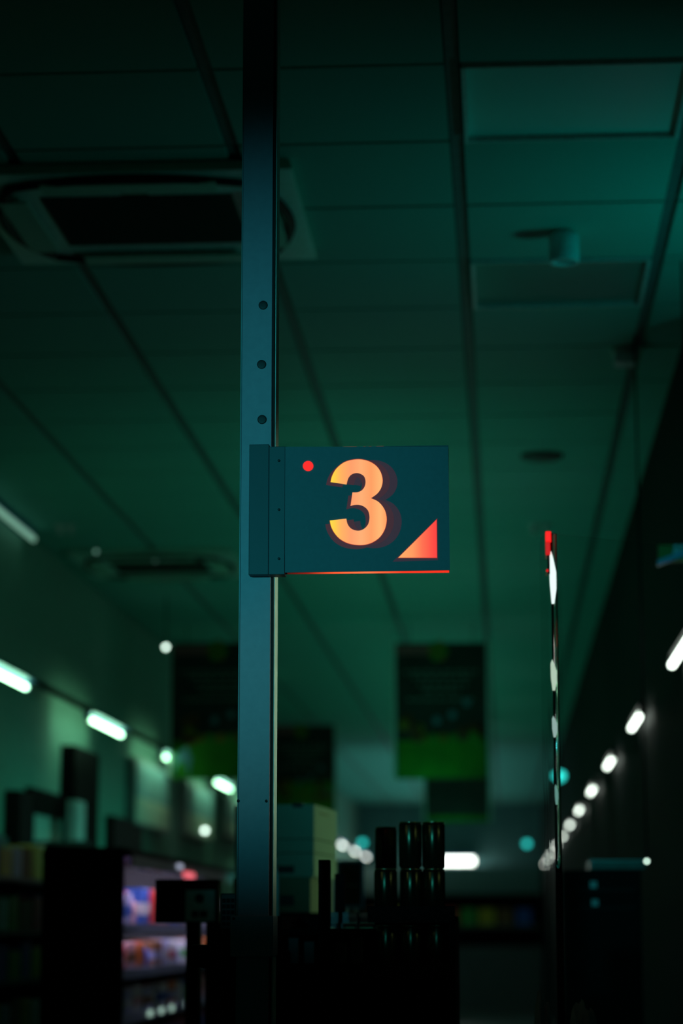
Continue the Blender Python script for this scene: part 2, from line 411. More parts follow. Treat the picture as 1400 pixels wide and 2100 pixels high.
# ------------------------------------------------------------------ rows of tube lamps
ORD = ['nearest', 'second', 'third', 'fourth', 'fifth', 'sixth', 'seventh', 'eighth', 'ninth', 'tenth', 'eleventh', 'twelfth']
def lamp(mtube, length, loc, label, group, side):
    t = thing('tube_lamp', label, 'tube lamp', loc, 0, group)
    MB().tube([(0, -length/2, 0), (0, length/2, 0)], .014, 12).build('tube', mtube, t)
    x_1 = .055 if side > 0 else .016; x_0 = -.030 if side > 0 else -.016
    hd = MB(); hd.prism([(x_0, .030), (x_1, .030), (x_1, .040), (x_0, .040)], -length/2-.04, length/2+.04)
    hd.box(-.016, .016, -length/2-.03, -length/2-.003, -.016, .030); hd.box(-.016, .016, length/2+.003, length/2+.03, -.016, .030)
    hd.build('housing', M_lampbody if side > 0 else M_black, t)
    return t
M_lampbody = mat('lamp_body', (.09, .22, .36), .4)
XL, ZL = -2.45, 2.665
L0 = None; k = 0
for i in range(-1, 10):
    y = 14.35+3.05*i
    lb = 'glowing white tube lamp on the left wall, %s in its row from the camera' % ORD[i+1]
    if L0 is None: L0 = lamp(M_tube, 1.2, (XL, y, ZL), lb, 'tube lamps along the left wall', 1)
    elif i < 6: dup(L0, (XL, y, ZL), lb)
    elif i == 6: L1 = lamp(M_tube2, 1.2, (XL, y, ZL), lb, 'tube lamps along the left wall', 1)
    else: dup(L1, (XL, y, ZL), lb)
o = MB().box(XL-.02, XL+.02, 9.0, 43.1, ZL+.0405, ZL+.065).build('lamp_rail', M_black2)
tag(o, 'thin dark rail carrying the row of tube lamps at the left wall', 'rail')
XR, ZR = .655, 2.445
R0 = None
for i in range(-2, 10):
    y = 11.55+2.95*i
    lb = 'glowing white tube lamp on the dark right wall, %s in its row from the camera' % ORD[i+2]
    if i == -2: continue
    if R0 is None: R0 = lamp(M_tube2, .95, (XR, y, ZR), lb, 'tube lamps along the right wall', -1)
    else: dup(R0, (XR, y, ZR), lb)
t = thing('ceiling_edge_strip', 'short dim glowing strip in the corner of ceiling and left wall, at the left border', 'lamp', (-2.60, 12.0, CEIL-.06))  # no lamp: a pale corner strip made to glow
MB().tube([(0, -1.0, 0), (0, .75, 0)], .016, 10).build('tube', mat('edge_strip_glow', (.5, .6, .5), .4, emis=(.16, .34, .25), strength=1.0), t)  # pale corner strip with its brightness put in as glow
MB().box(-.069, .012, -1.0, .75, .018, .055).build('housing', M_lampbody, t)
# cross lamp at the far end
qa, qb = onY(880, 1766, 42.6), onY(972, 1766, 42.6)
t = thing('tube_lamp', 'long white lamp lying crosswise at the far end, right of the cans', 'tube lamp', ((qa.x+qb.x)/2, 42.6, qa.z))
MB().tube([(-(qb.x-qa.x)/2, 0, 0), ((qb.x-qa.x)/2, 0, 0)], .06, 12).build('tube', M_tube2, t)
MB().box(-(qb.x-qa.x)/2, (qb.x-qa.x)/2, -.05, .58, .065, .12).build('housing', M_lampbody, t)

# ------------------------------------------------------------------ hanging banners
M_bd = mat('banner_dark', (.022, .030, .026), .6, scale=5, var=.3)
M_bg = mat('banner_green', (.03, .26, .006), .6, scale=8, var=.2)
M_br = mat('banner_rose', (.45, .12, .12), .6)
M_by = mat('banner_yellow', (.30, .20, .01), .6)
M_bt = mat('banner_text', (.20, .24, .21), .6)
M_bf = mat('banner_fruit', (.17, .05, .015), .6, scale=40, var=.5)
M_bl = mat('banner_leaf', (.05, .26, .02), .6)
M_bb = mat('banner_blue', (.10, .28, .36), .6)
M_frame = mat('banner_edge', (.60, .75, .68), .5)
PRN = [M_br, M_by, M_bt, M_bf, M_bl, M_bb, M_bg]
def banner(x0, y0, x1, y1, Y, label, plain=False, leaf=False, foot=.72):
    a, c = onY(x0, y0, Y), onY(x1, y1, Y); W, H = c.x-a.x, a.z-c.z
    t = thing('hanging_banner', label, 'banner', (a.x, Y, c.z), 0, 'banners hanging from the ceiling')
    MB().box(0, W, 0, .012, 0, H).build('panel', M_bd, t)
    MB().box(W+.0005, W+.022, -.006, .018, 0, H+.012).build('side_rail', M_frame, t); MB().box(-.022, -.0005, -.006, .018, 0, H+.012).build('side_rail', M_frame, t)
    for fx in (.15, .85): MB().tube([(W*fx, .006, H), (W*fx, .006, CEIL-c.z-.001)], .003, 6).build('hanging_wire', M_black, t)
    p = None; rr = random.Random(int(x0))
    def part(nm):
        nonlocal p
        if p is not None: p[0].build(p[1], PRN, t)
        p = (MB(), nm) if nm else None
    def rect(u0, v0, u1, v1, mi, d=.002): p[0].box(W*u0, W*u1, -d, 0, H*(1-v1), H*(1-v0), mi)
    def disc(u, v, r, mi, d=.004): p[0].lathe([(r, 0), (r, -d), (r*.4, -d*1.2)], (W*u, 0, H*(1-v)), 'Y', 16, mi)
    part('green_foot')
    rect(0.01, foot if not plain else .94, .99, .995, 6)
    if not plain:
        part('rose_stripe'); rect(0.01, .02, .42, .085, 0); part('flower_print')
        for k_ in range(6): disc(.47+.06*math.cos(k_), .06+.045*math.sin(k_), .035, 1 if k_ % 2 else 4)
        for v, u0, u1 in ((.205, .09, .90), (.245, .18, .82), (.30, .25, .78), (.345, .3, .7), (.41, .12, .85)):
            u = u0; part('text_line')
            while u < u1:
                l = rr.uniform(.04, .12); rect(u, v, min(u+l, u1), v+.018, 2); u += l+.025
        part('fruit_print')
        for k_ in range(9): disc(.05+rr.random()*.22, .56+rr.random()*.16, .04, 3 if k_ % 3 else 1, .004+.001*k_)
        part('fruit_print')
        for k_ in range(9): disc(.70+rr.random()*.24, .62+rr.random()*.12, .04, 3 if k_ % 3 else 4, .004+.001*k_)
        for u, v in ((.45, .57), (.62, .53), (.78, .44), (.88, .68)): part('blue_spot'); disc(u, v, .028, 5)
        part('fruit_print')
        for k_ in range(4): disc(.3+.11*k_, .70, .035, 4 if k_ % 2 else 1)
    if leaf:
        part('leaf_print')
        pts = [(W*.02, H*.02), (W*.06, H*.18), (W*.16, H*.24), (W*.22, H*.16), (W*.19, H*.02), (W*.14, H*.14), (W*.08, H*.12)]
        p[0].prism(pts, -.006, -.002, 5)
    part(None)
    return t
banner(811, 1319, 1000, 1597, 17, 'dark green hanging banner with fruit print, right of the post and nearer the camera')
banner(353, 1319, 548, 1597, 17, 'dark hanging banner with green foot and pale leaf, partly hidden left of the post', leaf=True)
banner(556, 1487, 686, 1690, 25, 'smaller hanging banner just right of the post above the white boxes', foot=.58)
banner(871, 1487, 1003, 1686, 25.2, 'dark green banner hanging half hidden behind the nearer one', plain=True)

# ------------------------------------------------------------------ left wall: door, panels
a, c = onX(62, 1672, -2.655), onX(134, 1690, -2.655)
dy0, dy1 = a.y, c.y
t = MB().box(-2.672, -2.655, dy0, dy1, .01, 2.08).build('door_1', mat('door_leaf', (.62, .70, .62), .55)); struct(t, 'pale door in the left wall')
fr = MB(); fr.box(-2.672, -2.63, dy0-.10, dy0, 0.01, 2.22); fr.box(-2.672, -2.63, dy1, dy1+.09, 0.01, 2.22); fr.box(-2.672, -2.63, dy0, dy1, 2.08, 2.22)
fr.build('door_frame', M_black, t)
MB().box(-2.655, -2.60, dy0+.06, dy0+.09, 1.0, 1.04).build('door_handle', M_white, t)
a = onX(35, 1620, -2.6); c = onX(60, 1620, -2.6)
o = MB().box(-2.669, -2.58, a.y, c.y, 1.0, a.z, bev=.01).build('wall_cabinet', M_black2); tag(o, 'tall narrow dark cabinet on the left wall beside the pale door', 'cabinet')
a = onX(148, 1528, -2.6); c = onX(198, 1528, -2.6)
o = MB().box(-2.669, -2.58, a.y, c.y, .9, a.z).build('wall_pilaster', M_black); tag(o, 'dark upright board on the left wall right of the door', 'board')
a = onX(158, 1640, -2.5); c = onX(174, 1726, -2.5)
o = MB().box(-2.56, -2.50, a.y, c.y, 0, a.z, bev=.008).build('white_upright', M_white); tag(o, 'narrow pale upright strip in front of the dark wall board', 'post')
a = onX(0, 1600, -2.6); c = onX(32, 1600, -2.6)
M_post1 = mat('poster_pale', (.80, .82, .66), .6, scale=3, var=.1); M_post2 = mat('poster_blue', (.32, .55, .56), .6, scale=3, var=.15)
for i, (x0, yt, x1, yb, lb) in enumerate(((278, 1552, 350, 1690, 'pale two-tone poster on the left wall below the lamps, first right of the dark board'), (382, 1600, 436, 1712, 'pale poster on the left wall half way between the first poster and the post'), (462, 1630, 500, 1715, 'pale poster on the left wall showing just beside the post'))):
    a = onX(x0, yt, -2.6); c = onX(x1, yt, -2.6); z0 = HC+(a.z-HC)*(1900-yb)/(1900-yt)
    t = thing('wall_poster', lb, 'poster', (-2.6, a.y, z0), 0, 'pale posters on the left wall')
    H = a.z-z0; L = c.y-a.y
    MB().box(-.068, 0, 0, L, 0, H).build('board', M_grey, t)
    MB().box(0, .004, .02, L-.02, H*.42, H-.02).build('upper_print', M_post2, t)
    MB().box(0, .004, .02, L-.02, .02, H*.42).build('lower_print', M_post1, t)
# dark doorway panel below first poster
a = onX(230, 1700, -2.62); c = onX(290, 1700, -2.62)
o = MB().box(-2.669, -2.61, a.y, c.y, .5, onX(230, 1672, -2.62).z).build('wall_cabinet', M_black2); tag(o, 'low dark cabinet against the left wall under the pale posters', 'cabinet')

# ------------------------------------------------------------------ shelving with goods
def box_item(name, w_, d, h, m, label, cat, loc, group, band=None, bottle=False, side=1):
    t = thing(name, label, cat, loc, 0, group)
    if bottle:
        r = w_/2
        MB().lathe([(r*.92, 0), (r, .01), (r, h*.62), (r*.8, h*.74), (r*.32, h*.84), (r*.32, h*.93)], n=14).build('body', m, t)
        MB().lathe([(r*.38, h*.93), (r*.38, h), (r*.2, h)], n=12).build('cap', band or M_white, t)
    else:
        MB().box(-w_/2, w_/2, -d/2, d/2, 0, h, bev=.004).build('pack', m, t)
        if band: MB().box(-w_/2-.0015, w_/2+.0015, -d/2-.0015, d/2+.0015, h*.3, h*.62).build('label_band', band, t)
    return t
GC = {'white': mat('goods_white', (.82, .82, .86), .4), 'blue': mat('goods_blue', (.05, .15, .60), .4), 'lavender': mat('goods_lavender', (.55, .55, .85), .4),
      'orange': mat('goods_orange', (.85, .22, .04), .4), 'red': mat('goods_red', (.75, .05, .04), .4), 'green': mat('goods_green', (.07, .45, .08), .4),
      'yellow': mat('goods_yellow', (.75, .55, .05), .4), 'brown': mat('goods_brown', (.32, .13, .05), .5), 'pink': mat('goods_pink', (.85, .45, .50), .4)}
# chilled aisle unit: black end panel towards the camera, lit shelves on its right side
GXs = -1.43; GYa, GYb = 9.0, 13.4
un = thing('shelf_unit', 'black aisle shelving with lit goods on its right side, left of the post', 'shelving', (GXs, GYa, 0))
tp = onY(140, 1738, GYa).z
e = MB(); wl = GXs-onY(140, 1900, GYa).x
e.box(-wl, -.02, -.03, 0, 0, tp, bev=.004); e.build('end_panel', M_black, un)
MB().box(-wl, -.34, 0, GYb-GYa, 0, tp-.02).build('back', M_black, un)
e = MB(); e.prism([(-.345, tp-.035), (.0, tp-.035), (.0, tp-.005), (-.33, tp+.01)], 0, GYb-GYa); e.build('canopy', M_black2, un)
M_strip = mat('canopy_strip', (.32, .36, .40), .35)
MB().box(.0, .012, .0, GYb-GYa, tp-.075, tp-.03).build('canopy_strip', M_strip, un)
M_led = mat('shelf_led', (.9, .9, .9), .4, emis=(.80, .70, 1.0), strength=24)
MB().box(-.030, -.012, .30, GYb-GYa-.1, tp-.044, tp-.036).build('canopy_lamp', M_led, un)
ALONG = ['nearest the end panel']+['%s from the end panel' % w_ for w_ in ORD[1:]]+['%s from the end panel' % w_ for w_ in ('thirteenth', 'fourteenth', 'fifteenth', 'sixteenth', 'seventeenth', 'eighteenth', 'nineteenth', 'twentieth', 'farthest', 'farthest', 'farthest')]
LV = [.86, 1.10, 1.275, 1.45]
for z in LV:
    MB().box(-.34, -.06, .02, GYb-GYa, z-.02, z).build('shelf', M_shelf, un)
    MB().box(-.06, -.05, .02, GYb-GYa, z-.03, z+.012).build('price_rail', mat('price_rail', (.30, .36, .50), .3), un)
MB().box(-.34, -.01, .02, GYb-GYa, 0, .3).build('plinth', M_black, un)
MB().box(.0125, .020, 1.42, 1.75, tp-.085, tp-.060).build('pink_gleam', mat('pink_gleam', (.9, .15, .15), .4, emis=(1, .16, .2), strength=1.0), un)  # pink gleam on the canopy, put in as a glowing block
MB().box(.0125, .020, 1.22, 1.34, tp-.050, tp-.032).build('white_gleam', mat('white_gleam_glow', (.8, .8, .9), .4, emis=(.35, .38, .50), strength=1.2), un)  # soft white blob of light, put in as a glowing block
seq = ['white', 'lavender', 'blue', 'white', 'pink', 'brown', 'orange', 'blue', 'lavender', 'white', 'red', 'white', 'green', 'pink', 'lavender', 'blue', 'orange']
shn = ['bottom', 'second', 'third', 'top']
for li, z in enumerate(LV):
    h0 = (.17, .115, .12, .16)[li]; y = GYa+.14; n = 0
    while y < GYb-.15:
        d = random.choice((.16, .20, .24)); cn = seq[(n*3+li*5) % len(seq)]
        h = h0*random.uniform(.82, 1.0); bt = (n+li) % 4 == 1 and h0 > .1
        w0 = .12
        box_item('bottle' if bt else 'product_pack', w0 if not bt else .11, d, h, GC[cn],
                 '%s %s on the %s shelf of the lit aisle unit, %s' % (cn, 'bottle' if bt else 'pack', shn[li], ALONG[n]), 'bottle' if bt else 'pack',
                 (GXs-.135, y+d/2, z+.0005), 'goods on the lit aisle shelves', GC[seq[(n+li*2) % len(seq)]] if not bt else GC['red'], bt)
        y += d+.035; n += 1
MB().box(-.072, -.064, .1, GYb-GYa-.1, LV[3]-.028, LV[3]-.0205).build('shelf_fill', mat('shelf_fill_glow', (.9, .9, .9), .4, emis=(.80, .72, 1.0), strength=14), un)  # added hidden strip that brightens the goods below
# price tags, glints put in as glow, on the lowest shelf's front rail
M_gl = mat('tag_glint', (.5, .6, .55), .3, emis=(.30, .46, .38), strength=1.0)
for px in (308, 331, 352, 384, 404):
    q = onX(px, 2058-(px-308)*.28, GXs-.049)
    MB().box(-.0495, -.046, q.y-9.0-.055, q.y-9.0+.055, LV[1]-.018, LV[1]+.006).build('price_tag', M_gl, un)  # glints made as glowing tags
# wall shelving on the far left
wu = thing('shelf_unit', 'dim wall shelving with dark packs at the left edge of the picture', 'shelving', (-2.66, 9.3, 0))
ws = onX(0, 1727, -2.3).z
e = MB(); e.box(0, .02, 0, 3.7, 0, 1.92); e.box(.02, .36, 0, .03, 0, 1.92); e.box(.02, .36, 3.67, 3.70, 0, 1.92); e.build('frame', M_shelf, wu)
WL = [.95, 1.20, 1.43, 1.68]
for z in WL: MB().box(.02, .36, .03, 3.67, z-.02, z).build('shelf', M_shelf, wu)
seq2 = ['red', 'brown', 'blue', 'yellow', 'green', 'white', 'blue', 'green', 'yellow', 'brown', 'lavender']
for li, z in enumerate(WL):
    y = 9.42; n = 0
    while y < 12.75:
        d = random.choice((.20, .26, .3)); cn = seq2[(n*2+li*3) % len(seq2)]; h = random.uniform(.13, .19)
        box_item('product_pack', .14, d, h, GC[cn], 'dim %s pack on the %s shelf at the left edge, %s along' % (cn, shn[li], ORD[min(n, 11)]), 'pack',
                 (-2.40, y+d/2, z+.0005), 'packs on the left wall shelving', None)
        y += d+.04; n += 1

# ------------------------------------------------------------------ till area (dark silhouettes)
t = thing('checkout_counter', 'black checkout counter along the foot of the picture behind the post', 'counter', (-.35, 4.75, 0))
MB().box(-.30, .32, 0, 2.1, 0, .98, bev=.01).build('cabinet', M_black, t)
MB().box(-.33, .35, -.03, 2.13, .98, 1.02, bev=.006).build('worktop', M_black2, t)
# display rack on counter
RX0, RX1 = onY(572, 1900, 5.15).x, onY(934, 1900, 5.15).x
Z1, Z2, Z3 = 1.472, 1.352, 1.235
rk = thing('display_rack', 'black shop rack that holds the dark cans and small goods', 'rack', (RX0, 5.08, 1.02))
Wr = RX1-RX0
e = MB(); e.box(0, .012, 0, .45, 0, Z1-1.02); e.box(Wr-.012, Wr, 0, .45, 0, Z1-1.02); e.box(.012, Wr-.012, .43, .45, 0, Z1-1.02); e.build('frame', M_black, rk)
cx0 = onY(758, 1900, 5.12).x-RX0
for z, f0 in ((Z1, cx0-.002), (Z2, .012), (Z3, .012)):
    s_ = MB(); s_.box(f0, Wr-.012 if z != Z1 else Wr, 0, .43, z-1.02-.012, z-1.02); s_.box(f0, Wr-.012 if z != Z1 else Wr, -.008, 0, z-1.02-.014, z-1.02+.02); s_.build('shelf', M_black, rk)
s_ = MB(); s_.box(.012, cx0-.004, 0, .43, 1.445-1.02-.012, 1.445-1.02); s_.build('shelf', M_black, rk)
M_can = mat('can_dark', (.06, .06, .035), .22, metal=.85, scale=14, var=.5)
M_canr = mat('can_rim', (.75, .72, .45), .2, metal=1.0)
can0 = None
CH, CR = .1005, .0249
def can(x, y, z, label):
    global can0
    if can0 is None:
        can0 = thing('drink_can', label, 'can', (x, y, z), 0, 'dark drink cans on the rack')
        MB().lathe([(CR*.82, 0), (CR, .006), (CR, CH-.007), (CR*.93, CH-.0025)], n=32).build('body', M_can, can0)
        MB().lathe([(CR*.93, CH-.0026), (CR*.95, CH-.001), (CR*.93, CH), (CR*.86, CH), (CR*.84, CH-.003), (.002, CH-.003)], n=32).build('rim', M_canr, can0)
        return can0
    return dup(can0, (x, y, z), label)
za, zb = Z1+.0008, Z1+.0008+CH+.0006
for (px, Y, nm) in ((791, 5.40, 'left, set a little back'), (841, 5.14, 'middle'), (888.5, 5.14, 'right')):
    q = onY(px, 1740, Y); can(q.x, Y, zb, 'dark shiny can in the upper layer of the stack, %s' % nm)
for (px, Y, nm) in ((790.5, 5.125, 'left end, front'), (843, 5.14, 'middle, front'), (889, 5.14, 'right end, front')):
    q = onY(px, 1820, Y); can(q.x, Y, za, 'dark shiny can in the lower layer of the stack, %s' % nm)
q = onY(791, 1740, 5.40); can(q.x-.002, 5.40, za, 'dark can of the lower layer standing behind at the left of the stack')
for i, (px, nm) in enumerate(((795, 'leftmost'), (846, 'middle'), (899, 'rightmost'))):
    q = onY(px, 1900, 5.14); can(q.x-.002, 5.14, Z2+.0008, 'dark can on the rack shelf below the stack, %s of three' % nm)
# small packets in left half of the rack
for i in range(5):
    x = RX0+.035+i*.034
    o = MB().box(-.013, .013, -.03, .03, 0, .075-.008*(i % 2), bev=.003).build('small_packet', mat('packet_grey', (.015, .020, .024), .4)); o.location = (x, 5.14, Z2+.001)
    tag(o, 'small dark packet on the rack left of the cans, %s from the left' % ORD[i], 'packet', 'small packets on the rack')
# clear plastic clips on the left top shelf
M_clear = mat('clear_plastic', (.75, .9, 1.0), .12, trans=.75, var=.02)
for i, px in enumerate((676, 716, 752)):
    q = onY(px, 1872, 5.3); t = thing('plastic_tray', 'small clear plastic tray on the rack top, %s from the left' % ORD[i], 'tray', (q.x, 5.3, 1.4455), 0, 'clear trays on the rack')
    MB().box(-.017, .017, -.03, .03, 0, .012, bev=.003).build('tray', M_clear, t)
    MB().box(-.017, .017, .024, .029, .0121, .036, bev=.001).build('back', M_clear, t)
# uprights
q0, q1 = onY(652.5, 1763, 5.02), onY(675.5, 1763, 5.02)
o = MB().box(q0.x, q1.x, 5.02, 5.06, 1.021, q0.z, bev=.001).build('black_upright', M_black); tag(o, 'narrow black upright standing in front of the pale boxes', 'post')
q0, q1 = onY(686, 1792, 5.62), onY(706, 1792, 5.62)
o = MB().box(q0.x, q1.x, 5.62, 5.66, 1.021, q0.z, bev=.001).build('black_upright', M_black); tag(o, 'shorter dark upright between the pale boxes and the blue framed picture', 'post')
# boxes stack
bx = onY(644, 1650, 7.0)
rzb = -math.radians(4.9)
cab = thing('storage_cabinet', 'dark cabinet under the stack of pale boxes', 'cabinet', (bx.x, 7.72, 0))
MB().box(-.32, .06, 0, .50, 0, 1.49, bev=.005).build('body', M_black, cab); MB().box(-.31, -.13, -.012, 0, .1, 1.46).build('door', M_black2, cab); MB().box(-.12, .05, -.012, 0, .1, 1.46).build('door', M_black2, cab)
cab.location = (bx.x, 7.0-.02, 0)
M_carton = mat('pale_cardboard', (.36, .38, .27), .75, scale=8, var=.06)
M_carton2 = mat('brown_cardboard', (.24, .20, .11), .8, scale=8, var=.1)
def zat(y): return onY(644, y, 7.0).z
prev = zat(1649)
lv = [(1649, 1720), (1720.6, 1749), (1749.6, 1799)]
nm = ['top', 'middle', 'lowest']
for i, (ya, yb) in enumerate(lv):
    H = zat(ya)-zat(yb)
    t = thing('cardboard_box', 'pale cardboard box right of the post, %s of the stack' % nm[i], 'box', (bx.x, 7.0, zat(yb)+.0004), rzb, 'pale boxes stacked beside the post')
    MB().box(-.24, 0, 0, .43, 0, H-.0008, bev=.002).build('carton', M_carton, t)
    if i == 0:
        MB().box(-.065, -.035, -.003, .03, H-.010, H+.004).build('handle_slot', M_slot, t)
        MB().box(0, .0012, .10, .26, H-.026, H-.020).build('tape_mark', M_carton2, t)
    if i == 2:
        MB().box(-.20, -.13, -.0015, 0, .012, .034).build('printed_mark', M_slot, t); MB().box(-.11, -.06, -.0015, 0, .012, .034).build('printed_mark', M_slot, t)
zb_ = zat(1799)
t = thing('cardboard_box', 'dim brown cardboard box under the stack of pale boxes', 'box', (bx.x-.01, 7.0, 1.491), rzb)
MB().box(-.235, -.0, 0, .40, 0, zb_-1.491-.0005, bev=.002).build('carton', M_carton2, t)
MB().box(-.20, -.05, -.0015, 0, .02, .05).build('printed_mark', M_slot, t)
# pale bottle beside the post
q = onY(560, 1848, 5.6)
t = thing('bottle', 'pale blue-green bottle peeking out at the right side of the post', 'bottle', (q.x, 5.6, 1.021))
MB().lathe([(.014, 0), (.0155, .005), (.0155, q.z-1.021+.06), (.009, q.z-1.021+.08), (.007, q.z-1.021+.085)], n=18).build('body', mat('bottle_pale', (.45, .66, .62), .35), t)
MB().lathe([(.009, q.z-1.021+.0851), (.009, q.z-1.021+.10), (.004, q.z-1.021+.101)], n=14).build('cap', M_white, t)
# blue framed picture on a stand
a, c = onY(690, 1764, 8.0), onY(746, 1862, 8.0)
t = thing('picture_stand', 'blue framed sign with a dark oval picture, left of the cans', 'sign stand', ((a.x+c.x)/2, 8.0, 0))
W2 = (c.x-a.x)/2
e = MB(); e.box(-W2, W2, 0, .015, a.z-.010, a.z); e.box(-W2, W2, 0, .015, c.z, c.z+.008); e.box(-W2, -W2+.007, 0, .015, c.z+.008, a.z-.01); e.box(W2-.009, W2, 0, .015, c.z+.008, a.z-.01)
e.build('frame', mat('blue_frame', (.08, .50, .95), .4), t)
MB().box(-W2+.007, W2-.009, .003, .012, c.z+.008, a.z-.01).build('board', mat('stand_board', (.02, .06, .10), .5), t)
ov = MB(); ov.lathe([(.030, 0), (.030, -.002), (.01, -.0025)], (0, .003, a.z-.048), 'Y', 20); ov.box(-.030, .030, .0005, .003, c.z+.012, a.z-.050)
ov.build('picture', mat('stand_picture', (.012, .035, .012), .5), t)
MB().box(-.028, .030, -.001, .0004, a.z-.088, a.z-.083).build('caption_line', M_bt, t)
e = MB(); e.tube([(0, .02, .02), (0, .02, c.z)], .008, 10); e.lathe([(.13, 0), (.13, .015), (.02, .02)], (0, .02, 0), n=24); e.build('stand', M_black2, t)
# monitor left of post
a, c = onY(318, 1803, 6.5), onY(449, 1893, 6.5)
t = thing('customer_display', 'black box display with a pale notice on it, left of the post', 'display', ((a.x+c.x)/2, 6.5, 0))
W2 = (c.x-a.x)/2
MB().box(-W2, W2, 0, .06, c.z, a.z, bev=.003).build('case', M_black, t)
a2, c2 = onY(381, 1825, 6.5), onY(440, 1889, 6.5)
pn = MB().box(a2.x-t.location.x, c2.x-t.location.x, -.003, 0, c2.z, a2.z).build('notice', mat('notice_paper', (.6, .85, .85), .6), t)
mx = (a2.x+c2.x)/2-t.location.x
e = MB(); e.lathe([(.013, 0), (.013, -.001), (.004, -.0013)], (mx-.002, -.003, a2.z-.023), 'Y', 20); e.box(mx-.023, mx-.005, -.0042, -.003, c2.z+.010, c2.z+.028); e.box(mx-.001, mx+.020, -.0042, -.003, c2.z+.010, c2.z+.028)
e.build('printed_marks', M_bd, pn)
MB().box(W2-.10, W2-.06, .06, .10, .0, a.z-.03).build('stand', M_black, t)
# receipt printer / key box next to the post
a, c = onY(452, 1832, 4.9), onY(484, 1905, 4.9)
t = thing('card_terminal', 'dark keypad block close behind the left side of the post', 'card terminal', ((a.x+c.x)/2, 4.9, c.z))
W2 = (c.x-a.x)/2; H = a.z-c.z
MB().box(-W2, W2, 0, .05, 0, H, bev=.003).build('case', mat('keypad_case', (.03, .04, .04), .5), t)
k_ = MB()
for r in range(5):
    for cc in range(3): k_.box(-W2+.004+cc*.009, -W2+.011+cc*.009, -.002, 0, .006+r*.012, .014+r*.012)
k_.build('keypad', M_black2, t)
MB().box(-.010, .010, .02, .04, 1.021-c.z, 0).build('stand', M_black, t)
# scanner head
a = onY(388, 1938, 4.75)
def P4(x, y): q = onY(x, y, 4.75); return (q.x-a.x, q.z-a.z)
t = thing('till_arm', 'black moulded arm reaching left from behind the post', 'arm', (a.x, 4.75, a.z))
MB().prism([P4(388, 1938), P4(425, 1938), P4(446, 1930), P4(486, 1905), P4(506, 1905), P4(506, 1992), P4(420, 1986), P4(400, 1982), P4(390, 1972)], 0, .09).build('body', M_black, t, tri=True)
MB().prism([P4(391, 1943), P4(420, 1943), P4(420, 1952), P4(391, 1952)], -.002, 0).build('edge_plate', M_black2, t)
MB().box(P4(486, 0)[0], P4(506, 0)[0], .02, .07, 1.021-a.z, P4(0, 1990)[1]).build('stand', M_black, t)
for (x0, x1, lb) in ((455, 474, 'left'), (564, 580, 'right')):
    a, c = onY(x0, 1935, CY+.07), onY(x1, 1966, CY+.07)
    o = MB().box(a.x, c.x, CY+.078, CY+.09, c.z, a.z, bev=.001)
    o.box(a.x+.004, c.x-.004, CY+.0765, CY+.078, c.z+.008, a.z-.006)
    o = o.build('clamp_ear', [mat('clamp_steel', (.05, .06, .06), .5)], post)

# ------------------------------------------------------------------ clear acrylic screen
M_ac = bpy.data.materials.new('acrylic'); M_ac.use_nodes = True
bb_ = M_ac.node_tree.nodes['Principled BSDF']; bb_.inputs['Transmission Weight'].default_value = 1; bb_.inputs['Roughness'].default_value = .0; bb_.inputs['IOR'].default_value = 1.49; bb_.inputs['Base Color'].default_value = (.92, .98, .96, 1)
nz = M_ac.node_tree.nodes.new('ShaderNodeTexNoise'); nz.inputs['Scale'].default_value = 2; bp = M_ac.node_tree.nodes.new('ShaderNodeBump'); bp.inputs['Strength'].default_value = .02
M_ac.node_tree.links.new(nz.outputs['Fac'], bp.inputs['Height']); M_ac.node_tree.links.new(bp.outputs['Normal'], bb_.inputs['Normal'])
YA = 5.0
tp0 = onY(1122, 1094, YA); bt0 = onY(1149, 1905, YA)
t = thing('clear_screen', 'tall clear acrylic screen with a bright refracting upright edge, at the right', 'screen', (tp0.x+.012, YA, 0))
htop = tp0.z
pa = MB().tube([(0, 0, 1.56), (.0, 0, 1.6), (.0, 0, htop-.004), (0, .0, htop)], .0062, 28).build('rounded_edge', M_ac, t)
MB().tube([(0, 0, 1.02), (0, 0, 1.5595)], .0064, 20).build('dark_sleeve', M_black, t)  # added black sleeve that keeps the lower edge dark
# refracted lamp streaks on the screen edge, put in as slim glowing strips
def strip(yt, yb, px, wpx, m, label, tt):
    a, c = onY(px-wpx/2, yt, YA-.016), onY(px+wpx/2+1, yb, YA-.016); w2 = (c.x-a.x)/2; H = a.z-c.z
    st = thing('edge_streak', label, 'light streak', ((a.x+c.x)/2, YA-.016, c.z), 0, 'light streaks on the clear screen')
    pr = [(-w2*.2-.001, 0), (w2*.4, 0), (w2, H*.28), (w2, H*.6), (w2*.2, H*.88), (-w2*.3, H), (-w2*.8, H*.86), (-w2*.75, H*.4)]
    MB().prism(pr, -.0015, .0015).build('diffuser', m, st)  # stands in for a refracted lamp streak
    MB().box(-.001, .001, .0016, .0098, H*.1, H*.9).build('added_clip', M_black, st)
strip(1130, 1238, 1132, 16, mat('strip_white', (.8, .8, .8), .3, emis=(.88, 1.0, .93), strength=1.0), 'bright white sliver of light on the screen edge below the red glow', 0)
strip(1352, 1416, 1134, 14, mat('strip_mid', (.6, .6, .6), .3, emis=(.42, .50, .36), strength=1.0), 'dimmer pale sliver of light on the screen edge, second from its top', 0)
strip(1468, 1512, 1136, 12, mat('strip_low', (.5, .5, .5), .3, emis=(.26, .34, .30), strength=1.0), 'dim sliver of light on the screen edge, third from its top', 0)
strip(1608, 1650, 1140, 8, mat('strip_dim', (.4, .4, .4), .3, emis=(.10, .22, .18), strength=1.0), 'faintest sliver of light on the screen edge, lowest of them', 0)
